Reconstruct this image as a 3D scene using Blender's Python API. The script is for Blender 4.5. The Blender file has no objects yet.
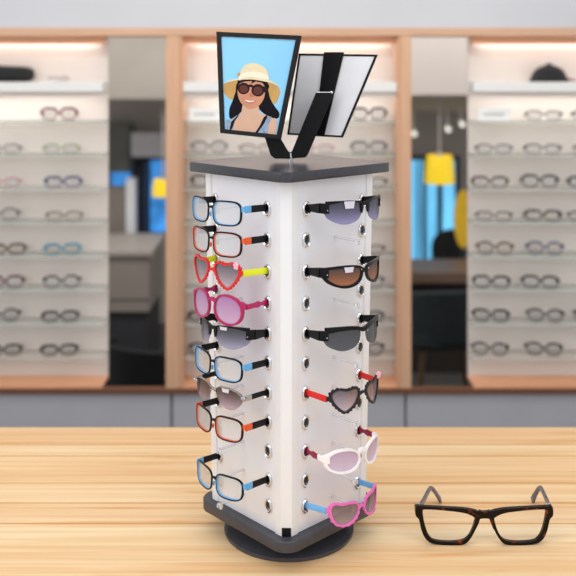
import bpy, math, random
from mathutils import Vector, Matrix
random.seed(4)
scene = bpy.context.scene
COL = scene.collection
PI = math.pi
# ------------------------------------------------------------------ camera, world, lights, exposure
EYE = 0.906          # eye height above the table top (table top is z = 0)
F = 900.0            # focal length in pixels of a 576 px frame
cam_d = bpy.data.cameras.new('camera')
cam = bpy.data.objects.new('camera', cam_d); COL.objects.link(cam)
cam.location = (0, 0, EYE); cam.rotation_euler = (PI/2, 0, 0)
cam_d.sensor_width = 36; cam_d.lens = F/576*36
cam_d.shift_y = -213/576
cam_d.dof.use_dof = True; cam_d.dof.focus_distance = 1.70; cam_d.dof.aperture_fstop = 2.9
scene.camera = cam
world = bpy.data.worlds.new('World'); scene.world = world
world.use_nodes = True
world.node_tree.nodes['Background'].inputs[0].default_value = (0.97, 0.985, 1.0, 1)
world.node_tree.nodes['Background'].inputs[1].default_value = 0.80
scene.view_settings.view_transform = 'Standard'
scene.view_settings.look = 'None'
scene.view_settings.exposure = 0.0
scene.view_settings.gamma = 1.0

def area(name, loc, target, sx, sy, power, color=(1,1,1)):
    d = bpy.data.lights.new(name, 'AREA'); d.shape = 'RECTANGLE'; d.size = sx; d.size_y = sy
    d.energy = power; d.color = color
    o = bpy.data.objects.new(name, d); COL.objects.link(o); o.location = loc
    o.rotation_euler = (Vector(target)-Vector(loc)).to_track_quat('-Z', 'Y').to_euler()
    return o
area('softbox_fill', (-0.5, 0.5, 2.6), (0, 1.9, 0.2), 2.2, 1.4, 18, (.99, .99, 1))  # added softbox, key light from overhead in front
area('softbox_fill', (1.4, 0.2, 1.9), (0.1, 1.8, 0.3), 1.2, 1.2, 11)  # added softbox, fills from the right
area('softbox_fill', (-1.7, 0.3, 1.5), (0, 1.8, 0.35), 1.0, 1.4, 14)  # added fill from the front left
area('added_wall_wash', (0, 2.45, 1.7), (0, 3.6, .40), 2.8, .25, 8.0, (1, .985, .96))  # added light that brightens the display wall
area('rear_fill', (-.9, 3.95, 1.9), (-.9, 5.2, .7), .8, .3, 6, (1, .97, .93))  # added fill aimed at the left rear bulkhead
area('rear_fill', (1.0, 3.95, 1.9), (1.0, 5.2, .9), .8, .3, 17, (1, .97, .94))  # added fill aimed at the right rear bulkhead
area('rear_fill', (-.8, 3.95, 1.5), (-.8, 4.9, -.25), .8, .3, 12, (1, .97, .93))  # added fill that brightens the reception desk

# ------------------------------------------------------------------ helpers
def at(px, py, Y):
    return Vector(((px-288)*Y/F, Y, EYE-(py-75)*Y/F))
def lin(h):
    r = []
    if isinstance(h, str):
        h = h.lstrip('#'); h = [int(h[i:i+2], 16) for i in (0, 2, 4)]
    for c in h:
        c = c/255
        r.append(c/12.92 if c <= .04045 else ((c+.055)/1.055)**2.4)
    return (r[0], r[1], r[2], 1)
MATS = {}
def new_mat(name):
    m = bpy.data.materials.new(name); m.use_nodes = True
    nt = m.node_tree
    return m, nt, nt.nodes['Principled BSDF']
def mat(name, hexc, rough=.5, metal=0.0, var=.06, scale=30, stretch=(1,1,1), spec=.5, coat=0):
    if name in MATS: return MATS[name]
    m, nt, b = new_mat(name)
    c = lin(hexc)
    b.inputs['Roughness'].default_value = rough
    b.inputs['Metallic'].default_value = metal
    b.inputs['Specular IOR Level'].default_value = spec
    b.inputs['Coat Weight'].default_value = coat
    tc = nt.nodes.new('ShaderNodeTexCoord'); mp = nt.nodes.new('ShaderNodeMapping')
    mp.inputs['Scale'].default_value = stretch
    nz = nt.nodes.new('ShaderNodeTexNoise'); nz.inputs['Scale'].default_value = scale
    nz.inputs['Detail'].default_value = 3
    cr = nt.nodes.new('ShaderNodeValToRGB')
    cr.color_ramp.elements[0].position = .3; cr.color_ramp.elements[1].position = .7
    cr.color_ramp.elements[0].color = tuple(v*(1-var) for v in c[:3])+(1,)
    cr.color_ramp.elements[1].color = tuple(min(1, v*(1+var)) for v in c[:3])+(1,)
    nt.links.new(tc.outputs['Object'], mp.inputs[0]); nt.links.new(mp.outputs[0], nz.inputs['Vector'])
    nt.links.new(nz.outputs['Fac'], cr.inputs[0]); nt.links.new(cr.outputs[0], b.inputs['Base Color'])
    MATS[name] = m
    return m
def emis(name, hexc, strength, var=0.0, scale=4, stretch=(1,1,1)):
    if name in MATS: return MATS[name]
    m = mat(name, hexc, .4, 0, var, scale, stretch)
    nt = m.node_tree; b = nt.nodes['Principled BSDF']
    cr = [n for n in nt.nodes if n.type == 'VALTORGB'][0]
    nt.links.new(cr.outputs[0], b.inputs['Emission Color'])
    b.inputs['Emission Strength'].default_value = strength
    return m
def lens_mat(name, top, bottom, white=.0, gloss=.10, fres=.5, translucent=False):
    """tinted see-through lens; the tint runs from the top to the bottom of the lens"""
    if name in MATS: return MATS[name]
    m = bpy.data.materials.new(name); m.use_nodes = True
    nt = m.node_tree
    for n in list(nt.nodes): nt.nodes.remove(n)
    out = nt.nodes.new('ShaderNodeOutputMaterial')
    tc = nt.nodes.new('ShaderNodeTexCoord'); sp = nt.nodes.new('ShaderNodeSeparateXYZ')
    cr = nt.nodes.new('ShaderNodeValToRGB')
    cr.color_ramp.elements[0].position = .12; cr.color_ramp.elements[0].color = lin(bottom)
    cr.color_ramp.elements[1].position = .9; cr.color_ramp.elements[1].color = lin(top)
    nt.links.new(tc.outputs['Generated'], sp.inputs[0]); nt.links.new(sp.outputs['Z'], cr.inputs[0])
    tr = nt.nodes.new('ShaderNodeBsdfTransparent'); df = nt.nodes.new('ShaderNodeBsdfDiffuse')
    gl = nt.nodes.new('ShaderNodeBsdfGlossy'); gl.inputs['Roughness'].default_value = .06
    nt.links.new(cr.outputs[0], tr.inputs[0]); nt.links.new(cr.outputs[0], df.inputs[0])
    m1 = nt.nodes.new('ShaderNodeMixShader'); m1.inputs[0].default_value = white
    m2 = nt.nodes.new('ShaderNodeMixShader')
    lw = nt.nodes.new('ShaderNodeLayerWeight'); lw.inputs['Blend'].default_value = .25
    mr = nt.nodes.new('ShaderNodeMath'); mr.operation = 'MULTIPLY_ADD'
    mr.inputs[1].default_value = fres; mr.inputs[2].default_value = gloss
    nt.links.new(lw.outputs['Fresnel'], mr.inputs[0]); nt.links.new(mr.outputs[0], m2.inputs[0])
    nt.links.new(tr.outputs[0], m1.inputs[1]); tl = nt.nodes.new('ShaderNodeBsdfTranslucent'); nt.links.new(cr.outputs[0], tl.inputs[0])
    m3 = nt.nodes.new('ShaderNodeMixShader'); m3.inputs[0].default_value = .45 if translucent else 0.0
    nt.links.new(df.outputs[0], m3.inputs[1]); nt.links.new(tl.outputs[0], m3.inputs[2])
    nt.links.new(m3.outputs[0], m1.inputs[2])
    nt.links.new(m1.outputs[0], m2.inputs[1]); nt.links.new(gl.outputs[0], m2.inputs[2])
    nt.links.new(m2.outputs[0], out.inputs[0])
    MATS[name] = m
    return m

class MB:
    """collects vertices and faces, then links them as one mesh object"""
    def __init__(s): s.v = []; s.f = []; s.m = []
    def add(s, vs, fs, mi=0):
        o = len(s.v); s.v += [tuple(v) for v in vs]
        s.f += [tuple(i+o for i in f) for f in fs]; s.m += [mi]*len(fs)
    def box(s, x0, x1, y0, y1, z0, z1, mi=0, M=None):
        vs = [Vector((x, y, z)) for z in (z0, z1) for y in (y0, y1) for x in (x0, x1)]
        if M: vs = [M @ v for v in vs]
        s.add(vs, [(0,2,3,1),(4,5,7,6),(0,1,5,4),(2,6,7,3),(0,4,6,2),(1,3,7,5)], mi)
    def loft(s, rings, mi=0, caps=True, closed=False):
        n = len(rings[0]); o = []
        for r in rings: o += list(r)
        fs = []
        k = len(rings)
        for a in range(k if closed else k-1):
            b = (a+1) % k
            for i in range(n):
                j = (i+1) % n
                fs.append((a*n+i, a*n+j, b*n+j, b*n+i))
        if caps and not closed:
            fs.append(tuple(reversed(range(n)))); fs.append(tuple(range((k-1)*n, k*n)))
        s.add(o, fs, mi)
    def prism(s, poly, z0, z1, mi=0, bev=0):
        c = [sum(p[0] for p in poly)/len(poly), sum(p[1] for p in poly)/len(poly)]
        def ins(d):
            r = []
            for p in poly:
                v = Vector((p[0]-c[0], p[1]-c[1])); l = v.length
                v *= (l-d)/l; r.append((c[0]+v.x, c[1]+v.y))
            return r
        if bev:
            q = ins(bev)
            rings = [[(x, y, z0) for x, y in q], [(x, y, z0+bev) for x, y in poly], [(x, y, z1-bev) for x, y in poly], [(x, y, z1) for x, y in q]]
        else:
            rings = [[(x, y, z0) for x, y in poly], [(x, y, z1) for x, y in poly]]
        s.loft(rings, mi)
    def tube(s, p0, p1, r0, r1=None, n=12, mi=0):
        r1 = r0 if r1 is None else r1
        p0 = Vector(p0); p1 = Vector(p1); d = (p1-p0).normalized()
        u = d.orthogonal().normalized(); w = d.cross(u)
        s.loft([[p + (u*math.cos(t*2*PI/n)+w*math.sin(t*2*PI/n))*r for t in range(n)] for p, r in ((p0, r0), (p1, r1))], mi)
    def chain(s, pts, radii, n=10, mi=0):
        P = [Vector(p) for p in pts]; rings = []
        u = None
        for i, p in enumerate(P):
            d = (P[min(i+1, len(P)-1)]-P[max(i-1, 0)]).normalized()
            if u is None: u = d.orthogonal().normalized()
            else: u = (u - d*u.dot(d)).normalized()
            w = d.cross(u)
            rings.append([p + (u*math.cos(t*2*PI/n)+w*math.sin(t*2*PI/n))*radii[i] for t in range(n)])
        s.loft(rings, mi)
    def ellipsoid(s, c, r, n=14, k=9, mi=0):
        c = Vector(c); rings = []
        for i in range(k+1):
            a = -PI/2 + PI*i/k
            ca = max(math.cos(a), .02)
            rings.append([c + Vector((r[0]*ca*math.cos(t*2*PI/n), r[1]*ca*math.sin(t*2*PI/n), r[2]*math.sin(a))) for t in range(n)])
        s.loft(rings, mi)
    def build(s, name, mats, parent=None, smooth=True, bevel=0, angle=40):
        me = bpy.data.meshes.new(name); me.from_pydata(s.v, [], s.f)
        if not isinstance(mats, (list, tuple)): mats = [mats]
        for m in mats: me.materials.append(m)
        for p, mi in zip(me.polygons, s.m): p.material_index = mi
        import bmesh
        bm = bmesh.new(); bm.from_mesh(me); bmesh.ops.recalc_face_normals(bm, faces=bm.faces); bm.to_mesh(me); bm.free()
        if smooth:
            me.polygons.foreach_set('use_smooth', [True]*len(me.polygons))
            me.set_sharp_from_angle(angle=math.radians(angle))
        o = bpy.data.objects.new(name, me); COL.objects.link(o)
        if parent: o.parent = parent
        if bevel:
            b = o.modifiers.new('bevel', 'BEVEL'); b.width = bevel; b.segments = 2; b.limit_method = 'ANGLE'
        return o
def empty(name, loc=(0,0,0), rz=0):
    o = bpy.data.objects.new(name, None); COL.objects.link(o)
    o.location = loc; o.rotation_euler = (0, 0, rz); o.empty_display_size = .05
    return o
def tag(o, label=None, cat=None, group=None, kind=None):
    if label: o['label'] = label
    if cat: o['category'] = cat
    if group: o['group'] = group
    if kind: o['kind'] = kind
    return o
def struct(o): o['kind'] = 'structure'; return o
def slab(name, m, x0, x1, y0, y1, z0, z1, parent=None, bevel=0):
    b = MB(); b.box(x0, x1, y0, y1, z0, z1); return b.build(name, m, parent, False, bevel)
def catmull(pts, k=8, closed=True):
    P = [Vector(p) for p in pts]; n = len(P); out = []
    for i in range(n if closed else n-1):
        if closed: a, b, c, d = P[(i-1) % n], P[i], P[(i+1) % n], P[(i+2) % n]
        else: a, b, c, d = P[max(i-1, 0)], P[i], P[i+1], P[min(i+2, n-1)]
        for t in range(k):
            t /= k
            out.append(.5*((2*b)+(c-a)*t+(2*a-5*b+4*c-d)*t*t+(3*b-a-3*c+d)*t**3))
    if not closed: out.append(P[-1])
    return out

# ------------------------------------------------------------------ materials
M_bulk = mat('painted_bulkhead', (196, 197, 202), .6, var=.03, scale=3)
M_rearwall = mat('rear_wall_paint', (160, 153, 144), .7, var=.05, scale=3)
M_floor = mat('dark_floor', (74, 71, 68), .5, var=.15, scale=5)
M_wood = mat('pink_beech_veneer', (208, 164, 132), .45, var=.06, scale=9, stretch=(6, 6, .6))
M_woodh = mat('pink_beech_rail', (206, 164, 134), .45, var=.06, scale=9, stretch=(.6, 6, 6))
M_warmwood = mat('orange_beech_board', (230, 168, 130), .5, var=.08, scale=9, stretch=(.6, 6, 6))
M_brown = mat('brown_gap_shadow', '6E4630', .6, var=.1, scale=9, stretch=(.6, 6, 6))
M_back = mat('pale_laminate', (216, 206, 199), .6, var=.03, scale=4, stretch=(.5, 1, 6))
M_white = mat('white_laminate', 'E4E4E2', .5, var=.02)
M_grey = mat('grey_cabinet', (176, 175, 181), .55, var=.03, scale=6)
M_seam = mat('dark_seam', '303034', .7)
M_black = mat('black_plastic', '121214', .4, var=.2, scale=60, spec=.15)
M_blackm = mat('matte_black', '0C0C0E', .5, var=.2, spec=.15)
M_plate = mat('charcoal_board', '3A3A40', .25, var=.12, scale=120, spec=.4)
M_base = mat('charcoal_moulded_plastic', '44444A', .35, var=.1, scale=80, spec=.3)
M_panel = mat('satin_white_acrylic', (234, 234, 239), .3, var=.015, scale=5)
M_post = mat('white_aluminium', (232, 232, 235), .35, var=.01)
M_chrome = mat('chrome', 'E2E2E4', .12, 1.0, .02)
M_steel = mat('brushed_steel', 'B8B8BC', .25, 1.0, .05)
M_hole = mat('dark_hole', '08080A', .25, var=.1)
M_acryl = lens_mat('clear_acrylic', '#F8F8FA', '#FAFAFC', .50, .14)
M_shelfglass = lens_mat('pale_green_glass', '#FCFEFC', '#FCFEFC', .30, .0, fres=.15, translucent=True)
M_clear = lens_mat('clear_lens', '#F2F4F6', '#FAFAFC', .22, .07)

def table_mat():
    m, nt, b = new_mat('pine_planks')
    L = nt.links.new; N = nt.nodes.new
    tc = N('ShaderNodeTexCoord'); sp = N('ShaderNodeSeparateXYZ'); L(tc.outputs['Object'], sp.inputs[0])
    # slight waviness of the grain
    wz = N('ShaderNodeTexNoise'); wz.inputs['Scale'].default_value = 2.2; wz.inputs['Detail'].default_value = 2
    mpw = N('ShaderNodeMapping'); mpw.inputs['Scale'].default_value = (1, 3, 1)
    L(tc.outputs['Object'], mpw.inputs[0]); L(mpw.outputs[0], wz.inputs['Vector'])
    y0, y1 = 1.0, 2.4
    mr = N('ShaderNodeMapRange'); mr.inputs[1].default_value = y0; mr.inputs[2].default_value = y1
    L(sp.outputs['Y'], mr.inputs[0])
    cr = N('ShaderNodeValToRGB'); cr.color_ramp.interpolation = 'CONSTANT'
    # plank front edges along y and their tones (8 bit sRGB)
    bounds = [(1.00, (245, 215, 175)), (1.22, (242, 209, 165)), (1.42, (246, 218, 178)), (1.634, (243, 212, 170)), (1.731, (248, 225, 188)), (1.816, (242, 211, 171)), (1.905, (245, 216, 176)), (1.998, (241, 207, 163)),
              (2.06, (243, 211, 169)), (2.14, (246, 220, 180)), (2.204, (240, 204, 162))]
    els = cr.color_ramp.elements
    seq = []
    for i, (y, c) in enumerate(bounds):
        p = (y-y0)/(y1-y0)
        if i: seq.append((p-.0022, (221, 170, 114)))
        seq.append((p, c))
    els[0].position = seq[0][0]; els[0].color = lin(seq[0][1])
    els[1].position = seq[1][0]; els[1].color = lin(seq[1][1])
    for p, c in seq[2:]:
        e = els.new(p); e.color = lin(c)
    L(mr.outputs[0], cr.inputs[0])
    def grain(sx, sy, scale, det, lo, hi, c0, c1, dist=0):
        mp = N('ShaderNodeMapping'); mp.inputs['Scale'].default_value = (sx, sy, 1)
        L(tc.outputs['Object'], mp.inputs[0])
        nz = N('ShaderNodeTexNoise'); nz.inputs['Scale'].default_value = scale; nz.inputs['Detail'].default_value = det
        nz.inputs['Distortion'].default_value = dist
        L(mp.outputs[0], nz.inputs['Vector'])
        r = N('ShaderNodeValToRGB'); r.color_ramp.elements[0].position = lo; r.color_ramp.elements[1].position = hi
        r.color_ramp.elements[0].color = c0; r.color_ramp.elements[1].color = c1
        L(nz.outputs['Fac'], r.inputs[0]); return r
    g1 = grain(.9, 34, 1.6, 5, .32, .62, (.86, .73, .58, 1), (1, 1, 1, 1), .6)
    g2 = grain(1.5, 160, 2.0, 3, .3, .7, (.96, .93, .89, 1), (1.0, 1.0, 1.0, 1))
    g3 = grain(.5, 9, 1.5, 2, .35, .7, (.95, .89, .81, 1), (1, 1, 1, 1), .4)
    g4 = grain(1.1, 15, 1.7, 4, .60, .74, (1, 1, 1, 1), (.88, .70, .50, 1), .5)
    cur = cr.outputs[0]
    for g in (g1, g2, g3, g4):
        mx = N('ShaderNodeMix'); mx.data_type = 'RGBA'; mx.blend_type = 'MULTIPLY'; mx.inputs[0].default_value = .85
        L(cur, mx.inputs[6]); L(g.outputs[0], mx.inputs[7]); cur = mx.outputs[2]
    L(cur, b.inputs['Base Color'])
    b.inputs['Roughness'].default_value = .5; b.inputs['Specular IOR Level'].default_value = .15
    return m
M_table = table_mat()

# ------------------------------------------------------------------ the setting
FLOOR = -.75
YW, YB = 3.50, 3.62
sw = YW/F
def zw(py): return EYE-(py-75)*sw
def xw(px): return (px-288)*sw
struct(slab('floor', M_floor, -2.6, 2.6, .2, 6.1, FLOOR-.05, FLOOR))
struct(slab('wall_back', M_bulk, -1.75, 1.75, YW+.002, YB+.02, zw(28), 2.2))
struct(slab('wall_rear', M_rearwall, -2.6, 2.6, 6.0, 6.1, FLOOR, 2.2))
M_lightbulk = mat('rear_bulkhead_paint', 'C9C0B9', .7, var=.03, scale=3)
M_olive = mat('rear_olive_paint', '9A938A', .7, var=.12, scale=2.5)
M_dimbeam = mat('rear_beam_paint', (178, 168, 152), .7, var=.06, scale=3)
struct(slab('trim_5', M_lightbulk, .1, 2.4, 5.0, 5.25, EYE-20*5.0/F, 2.2))
struct(slab('trim_6', M_olive, -2.4, .0, 5.0, 5.25, EYE-24*5.0/F, 2.2))
struct(slab('trim_7', M_dimbeam, .1, 2.4, 5.5, 5.7, EYE-36*5.5/F, 2.2))
# wood rail and uprights of the display wall
struct(slab('trim_1', M_woodh, -1.75, 1.75, YW-.012, YB, zw(36), zw(28), bevel=.002))
struct(slab('trim_2', M_wood, xw(166), xw(180), YW-.010, YB, zw(388), zw(36)-.0005, bevel=.002))
struct(slab('trim_3', M_wood, xw(400), xw(411), YW-.010, YB, zw(388), zw(36)-.0005, bevel=.002))
# brown strip under the whole wall; its dark tone stands for the gap shadow
struct(slab('trim_4', M_brown, -1.75, 1.75, YW-.012, YW+.022, zw(393), zw(388)-.0005))

# base cabinets
cabs = [(-1.75, xw(171), 'grey base cabinet on the left, under the left display bay', 1.14),
        (xw(171.6), xw(405.6), 'grey base cabinet behind the eyewear rack, under the middle bay', .9),
        (xw(406.2), 1.75, 'grey base cabinet on the right, under the right display bay', 1.0)]
for x0, x1, lb, dv in cabs:
    c = empty('base_cabinet', ((x0+x1)/2, YW+.06, FLOOR)); tag(c, lb, 'cabinet', 'grey base cabinets under the display wall')
    w = (x1-x0)/2; h = zw(393)-FLOOR-.001
    slab('body', M_grey, -w, w, -.03, -.005, .08, h, c)
    slab('plinth', M_seam, -w+.01, w-.01, -.02, -.005, 0, .08, c)
    slab('door', M_grey, -w+.004, w-.004, -.05, -.03, .085, h-.002, c, bevel=.002)

# display bays
SHELF_PY = [121+33.8*k for k in range(8)]
YS0, YS1 = YW+.012, YB-.012
def shelf_z(k): return EYE-(SHELF_PY[k]-75)*YS0/F
def bay(x0, x1, lb):
    r = empty('display_bay', ((x0+x1)/2, YW, zw(388))); tag(r, lb, 'display shelf', 'lit eyewear display bays')
    o = r.location; b0 = x0-o.x; b1 = x1-o.x
    def p(n, m, xa, xb, ya, yb, za, zb, bevel=0): return slab(n, m, xa, xb, ya-o.y, yb-o.y, za-o.z, zb-o.z, r, bevel)
    zt = zw(36)-.001; zb = zw(388)
    p('back_panel', M_back, b0, b1, YB-.012, YB, zb, zt)
    if abs(x0) < .6:
        p('side_panel', M_sidewood, b0, b0+.012, YW, YB-.012, zb, zt); p('side_panel', M_sidewood, b1-.012, b1, YW, YB-.012, zb, zt)
    a, c = (b0+.012, b1-.012) if abs(x0) < .6 else (b0, b1)
    p('light_baffle', M_warmwood, a, c, YW+.03, YW+.040, EYE-(44-75)*(YW+.03)/F, zt)
    p('led_strip', M_led, a+.06, c-.06, YB-.045, YB-.030, zt-.010, zt)
    p('base_board', M_warmwood, a, c, YW-.004, YB-.012, zb, zb+.012)
    p('top_shelf', M_white, a, c, YW+.002, YB-.012, zw(92), zw(82), .002)
    p('shelf_rail', M_back, a, c, YW+.02, YW+.03, zw(98), zw(92)-.0005)
    for k in range(8):
        z = shelf_z(k)
        p('glass_shelf', M_shelfglass, a, c, YS0, YS1, z-.010, z)
    L = area('bay_light', (o.x, YB-.026, zt-.013), (o.x, YB-.022, zt-1), (x1-x0)*.94, .016, .40*(x1-x0), (1, .97, .93))
    area('bay_light', (o.x, YW+.036, zw(93)-.004), (o.x, YB-.02, zw(93)-.50), (x1-x0)*.94, .02, 0.85*(x1-x0), (1, .975, .94))  # added light under the thick shelf, brightens the glass shelves
    return r
M_sidewood = M_wood
M_led = emis('led_strip_light', 'FFF4E6', 4.0)
bay(-1.75, (108-288)*(YB-.012)/F, 'lit display bay left of the dark left opening, glass shelves of eyeglasses')
bay(xw(180), xw(400), 'wood framed lit display bay directly behind the eyewear rack')
bay((468-288)*(YB-.012)/F, 1.75, 'lit display bay right of the opening with the yellow lamp')

# ------------------------------------------------------------------ eyeglasses toolkit
# local frame: x = across, -y = towards the viewer, z = up; front centre at y = 0
def sup(cx, cz, hw, hh, e=3.5, n=64, skew=0, tilt=0):
    r = []
    for i in range(n):
        t = 2*PI*i/n; c, s = math.cos(t), math.sin(t)
        x = hw*math.copysign(abs(c)**(2/e), c); z = hh*math.copysign(abs(s)**(2/e), s)
        x *= 1+skew*z/hh                         # wider at the top when skew > 0
        ct, st = math.cos(tilt), math.sin(tilt)
        r.append((cx+x*ct-z*st, cz+x*st+z*ct))
    return r
def smooth_poly(pts, k=6): return [(p[0], p[1]) for p in catmull([(x, z, 0) for x, z in pts], k)]
def heart(cx, cz, hw, hh, n=96, tilt=0):
    r = []
    for i in range(n):
        t = 2*PI*i/n
        x = hw*math.sin(t)**3 if False else hw*math.copysign(abs(math.sin(t))**1.7, math.sin(t))
        z = hh*(13*math.cos(t)-3.6*math.cos(2*t)-1.6*math.cos(3*t)-.6*math.cos(4*t)+1.5)/15.5
        ct, st = math.cos(tilt), math.sin(tilt)
        r.append((cx+x*ct-z*st, cz+x*st+z*ct))
    return list(reversed(r))
def offset(poly, t):
    n = len(poly); r = []
    A = sum(poly[i][0]*poly[(i+1) % n][1]-poly[(i+1) % n][0]*poly[i][1] for i in range(n))
    sg = 1 if A > 0 else -1
    for i in range(n):
        a, b = poly[(i-1) % n], poly[(i+1) % n]
        d = Vector((b[0]-a[0], b[1]-a[1]))
        if d.length < 1e-9: d = Vector((1, 0))
        d.normalize()
        tt = t(i/n) if callable(t) else t
        r.append((poly[i][0]+d.y*sg*tt, poly[i][1]-d.x*sg*tt))
    return r
HEART = smooth_poly([(.0108, .005), (.0125, .0150), (.022, .0188), (.034, .0164), (.043, .0172), (.055, .0200), (.0655, .0150), (.0665, .0050), (.060, -.008), (.051, -.018), (.041, -.0245), (.030, -.0200), (.019, -.0110)], 9)
class Spec:
    def __init__(s, wrap=.020, **k):
        s.wrap = wrap; s.__dict__.update(k)
    def y(s, x): return s.wrap*(x/.075)**2
def mirror(poly): return [(-x, z) for x, z in poly]
def ring(b, S, outer, inner, y0, y1, mi=0):
    rings = []
    for poly, y in ((outer, y0), (outer, y1), (inner, y1), (inner, y0)):
        rings.append([(x, S.y(x)+y, z) for x, z in poly])
    b.loft(rings, mi, closed=True)
def plate(b, S, poly, y0, y1, mi=0, k=5):
    """filled curved plate from an outline: rings shrinking to the middle so the bend stays smooth"""
    n = len(poly); cx = sum(p[0] for p in poly)/n; cz = sum(p[1] for p in poly)/n
    rings = []
    for j in range(k):
        f = .02+.98*j/(k-1)
        rings.append([(cx+(x-cx)*f, cz+(z-cz)*f) for x, z in poly])
    fr = [[(x, S.y(x)+y0, z) for x, z in r] for r in rings]
    bk = [[(x, S.y(x)+y1, z) for x, z in reversed(r)] for r in reversed(rings)]
    # keep vertex order consistent around the edge
    bk = [[(x, S.y(x)+y1, z) for x, z in r] for r in reversed(rings)]
    b.loft(fr+bk, mi)
def bar(b, secs, mi=0):
    """swept bar; each section = (x, y, z, half height, half thickness)"""
    rings = []
    for x, y, z, h, t in secs:
        rings.append([(x+t*a, y, z+h*c) for a, c in ((1, -.6), (1, .6), (.5, 1), (-.5, 1), (-1, .6), (-1, -.6), (-.5, -1), (.5, -1))])
    b.loft(rings, mi)
def hbar(b, S, pts, h, y0, y1, mi=0):
    """bar along the front following points (x, z), height 2h"""
    rings = []
    for i, (x, z) in enumerate(pts):
        hh = h[i] if isinstance(h, (list, tuple)) else h
        rings.append([(x, S.y(x)+y0, z-hh), (x, S.y(x)+y0, z+hh), (x, S.y(x)+y1, z+hh), (x, S.y(x)+y1, z-hh)])
    b.loft(rings, mi)

def temples(root, S, mats, hinge, reach, h=(.006, .005), split=None, sx=.0765, shape=None, zend=.0035):
    """two temples from the hinge (x, z) back to (sx, reach, zend)"""
    for s in (-1, 1):
        b = MB()
        x0, z0 = hinge; y0 = S.y(x0)+.001
        N = 12; prev = None
        secs = []
        for i in range(N+1):
            f = i/N
            x = x0+(sx-x0)*f; y = y0+(reach-y0)*f; z = z0+(zend-z0)*f
            hh = h[0]+(h[1]-h[0])*f
            if shape: hh *= shape(f)
            secs.append((s*x, y, z, hh, .0017))
        if split:
            k = max(1, round(split*N))
            bar(b, secs[:k+1], 1); bar(b, secs[k:], 0)
        else: bar(b, secs, 0)
        b.build('temple', mats, root)

def lens_pair(root, S, poly, m, y0=.0008, y1=.0022):
    for q in (mirror(poly), poly):
        b = MB(); plate(b, S, q, y0, y1); b.build('lens', m, root)

FRONT = {}
def rect_glasses(root, S, reach, black, tint, lens=M_clear, z0=-.0045):
    inner = sup(.0392, z0, .0298, .0200, 3.6, skew=.05, tilt=.02)
    outer = offset(inner, lambda f: .0032); mid = offset(inner, .0008)
    lens_pair(root, S, offset(inner, .0004), lens)
    b = MB()
    for q in (lambda p: p, mirror):
        ring(b, S, q(outer), q(mid), -.0014, .0016, 0)
        ring(b, S, q(mid), q(inner), -.0008, .0034, 1)
    hbar(b, S, [(-.0075, z0+.0065), (-.003, z0+.0085), (.003, z0+.0085), (.0075, z0+.0065)], .0019, -.001, .0028)
    for s in (-1, 1):
        hbar(b, S, [(s*.0700, z0+.009), (s*.0775, z0+.010)], [.0045, .0048], -.0008, .0034, 1)
    b.build('frame', [black, tint], root)
    b2 = MB()
    for s in (-1, 1): b2.ellipsoid((s*.0062, .004, z0-.006), (.0012, .003, .005), 8, 6)
    b2.build('nose_pads', tint, root)
    temples(root, S, [black, tint], (.0775, z0+.0095), reach, (.0066, .0060), .24)
def flower(root, S, x, z, m):
    b = MB()
    y = S.y(x)-.003
    for k in range(5):
        a = PI/2+k*2*PI/5
        b.ellipsoid((x+.0045*math.cos(a), y, z+.0045*math.sin(a)), (.0032, .0016, .0032), 8, 6)
    b.ellipsoid((x, y-.0012, z), (.002, .0012, .002), 8, 6)
    b.build('flower', m, root)
def scallop_glasses(root, S, reach, rim, temple, lens, outline, bumps=12, amp=.0022, t=.0035, hinge=(.0715, .008), bz=.006, holes=None):
    lens_pair(root, S, offset(outline, .0004), lens)
    outer = offset(outline, lambda f: t+amp*abs(math.sin(f*PI*bumps)))
    b = MB()
    for q in (lambda p: p, mirror):
        ring(b, S, q(outer), q(outline), -.0015, .0030, 0)
    hbar(b, S, [(-.008, bz-.002), (-.003, bz), (.003, bz), (.008, bz-.002)], .0026, -.001, .0028)
    for s in (-1, 1): hbar(b, S, [(s*.066, hinge[1]), (s*.0735, hinge[1])], .0042, -.0008, .0030)
    b.build('frame', rim, root)
    temples(root, S, temple, (.0735, hinge[1]), reach, (.0060, .0058))

# ------------------------------------------------------------------ eyewear rack
RC = Vector((.002, 1.80, 0)); RROT = math.radians(-1.8)
ZB, ZT = .060, .714
def dd(z): return .1585+(z-.06)/.65*.0140            # half diagonal to panel corner
rack = empty('eyewear_rack', RC, RROT)
tag(rack, 'tall white four sided eyewear rack with black top, base and two mirrors', 'eyewear rack')
def chamf(h, c, k=4):
    """diamond (corner to the viewer) with half diagonal h, rounded corners cut by c; returned in rack local xy"""
    cor = [(0, -h), (h, 0), (0, h), (-h, 0)]; out = []
    for i in range(4):
        p = Vector(cor[i]); a = (Vector(cor[i-1])-p).normalized(); b_ = (Vector(cor[(i+1) % 4])-p).normalized()
        p0, p1 = p+a*c, p+b_*c
        for t in range(k+1):
            t /= k
            q = p0*(1-t)**2+p*2*t*(1-t)+p1*t*t
            q = q*.6+(p0*(1-t)+p1*t)*.4
            out.append((q.x, q.y))
    return out
b = MB(); n = 64
prof = [(.0, .0), (.127, .0), (.1295, .003), (.1290, .008), (.118, .012), (.075, .016), (.070, .019), (.070, .0395), (.0, .0395)]
b.loft([[(max(r, .002)*math.cos(2*PI*i/n), max(r, .002)*math.sin(2*PI*i/n), z) for i in range(n)] for r, z in prof])
b.build('turntable_base', M_base, rack, angle=35)
b = MB(); b.prism(chamf(.186, .028), .040, .0605, bev=.0015); b.build('bottom_plate', M_base, rack)
b = MB(); b.prism(chamf(.2085, .018), ZT, .7325, bev=.0015); b.build('top_plate', M_plate, rack)
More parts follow.
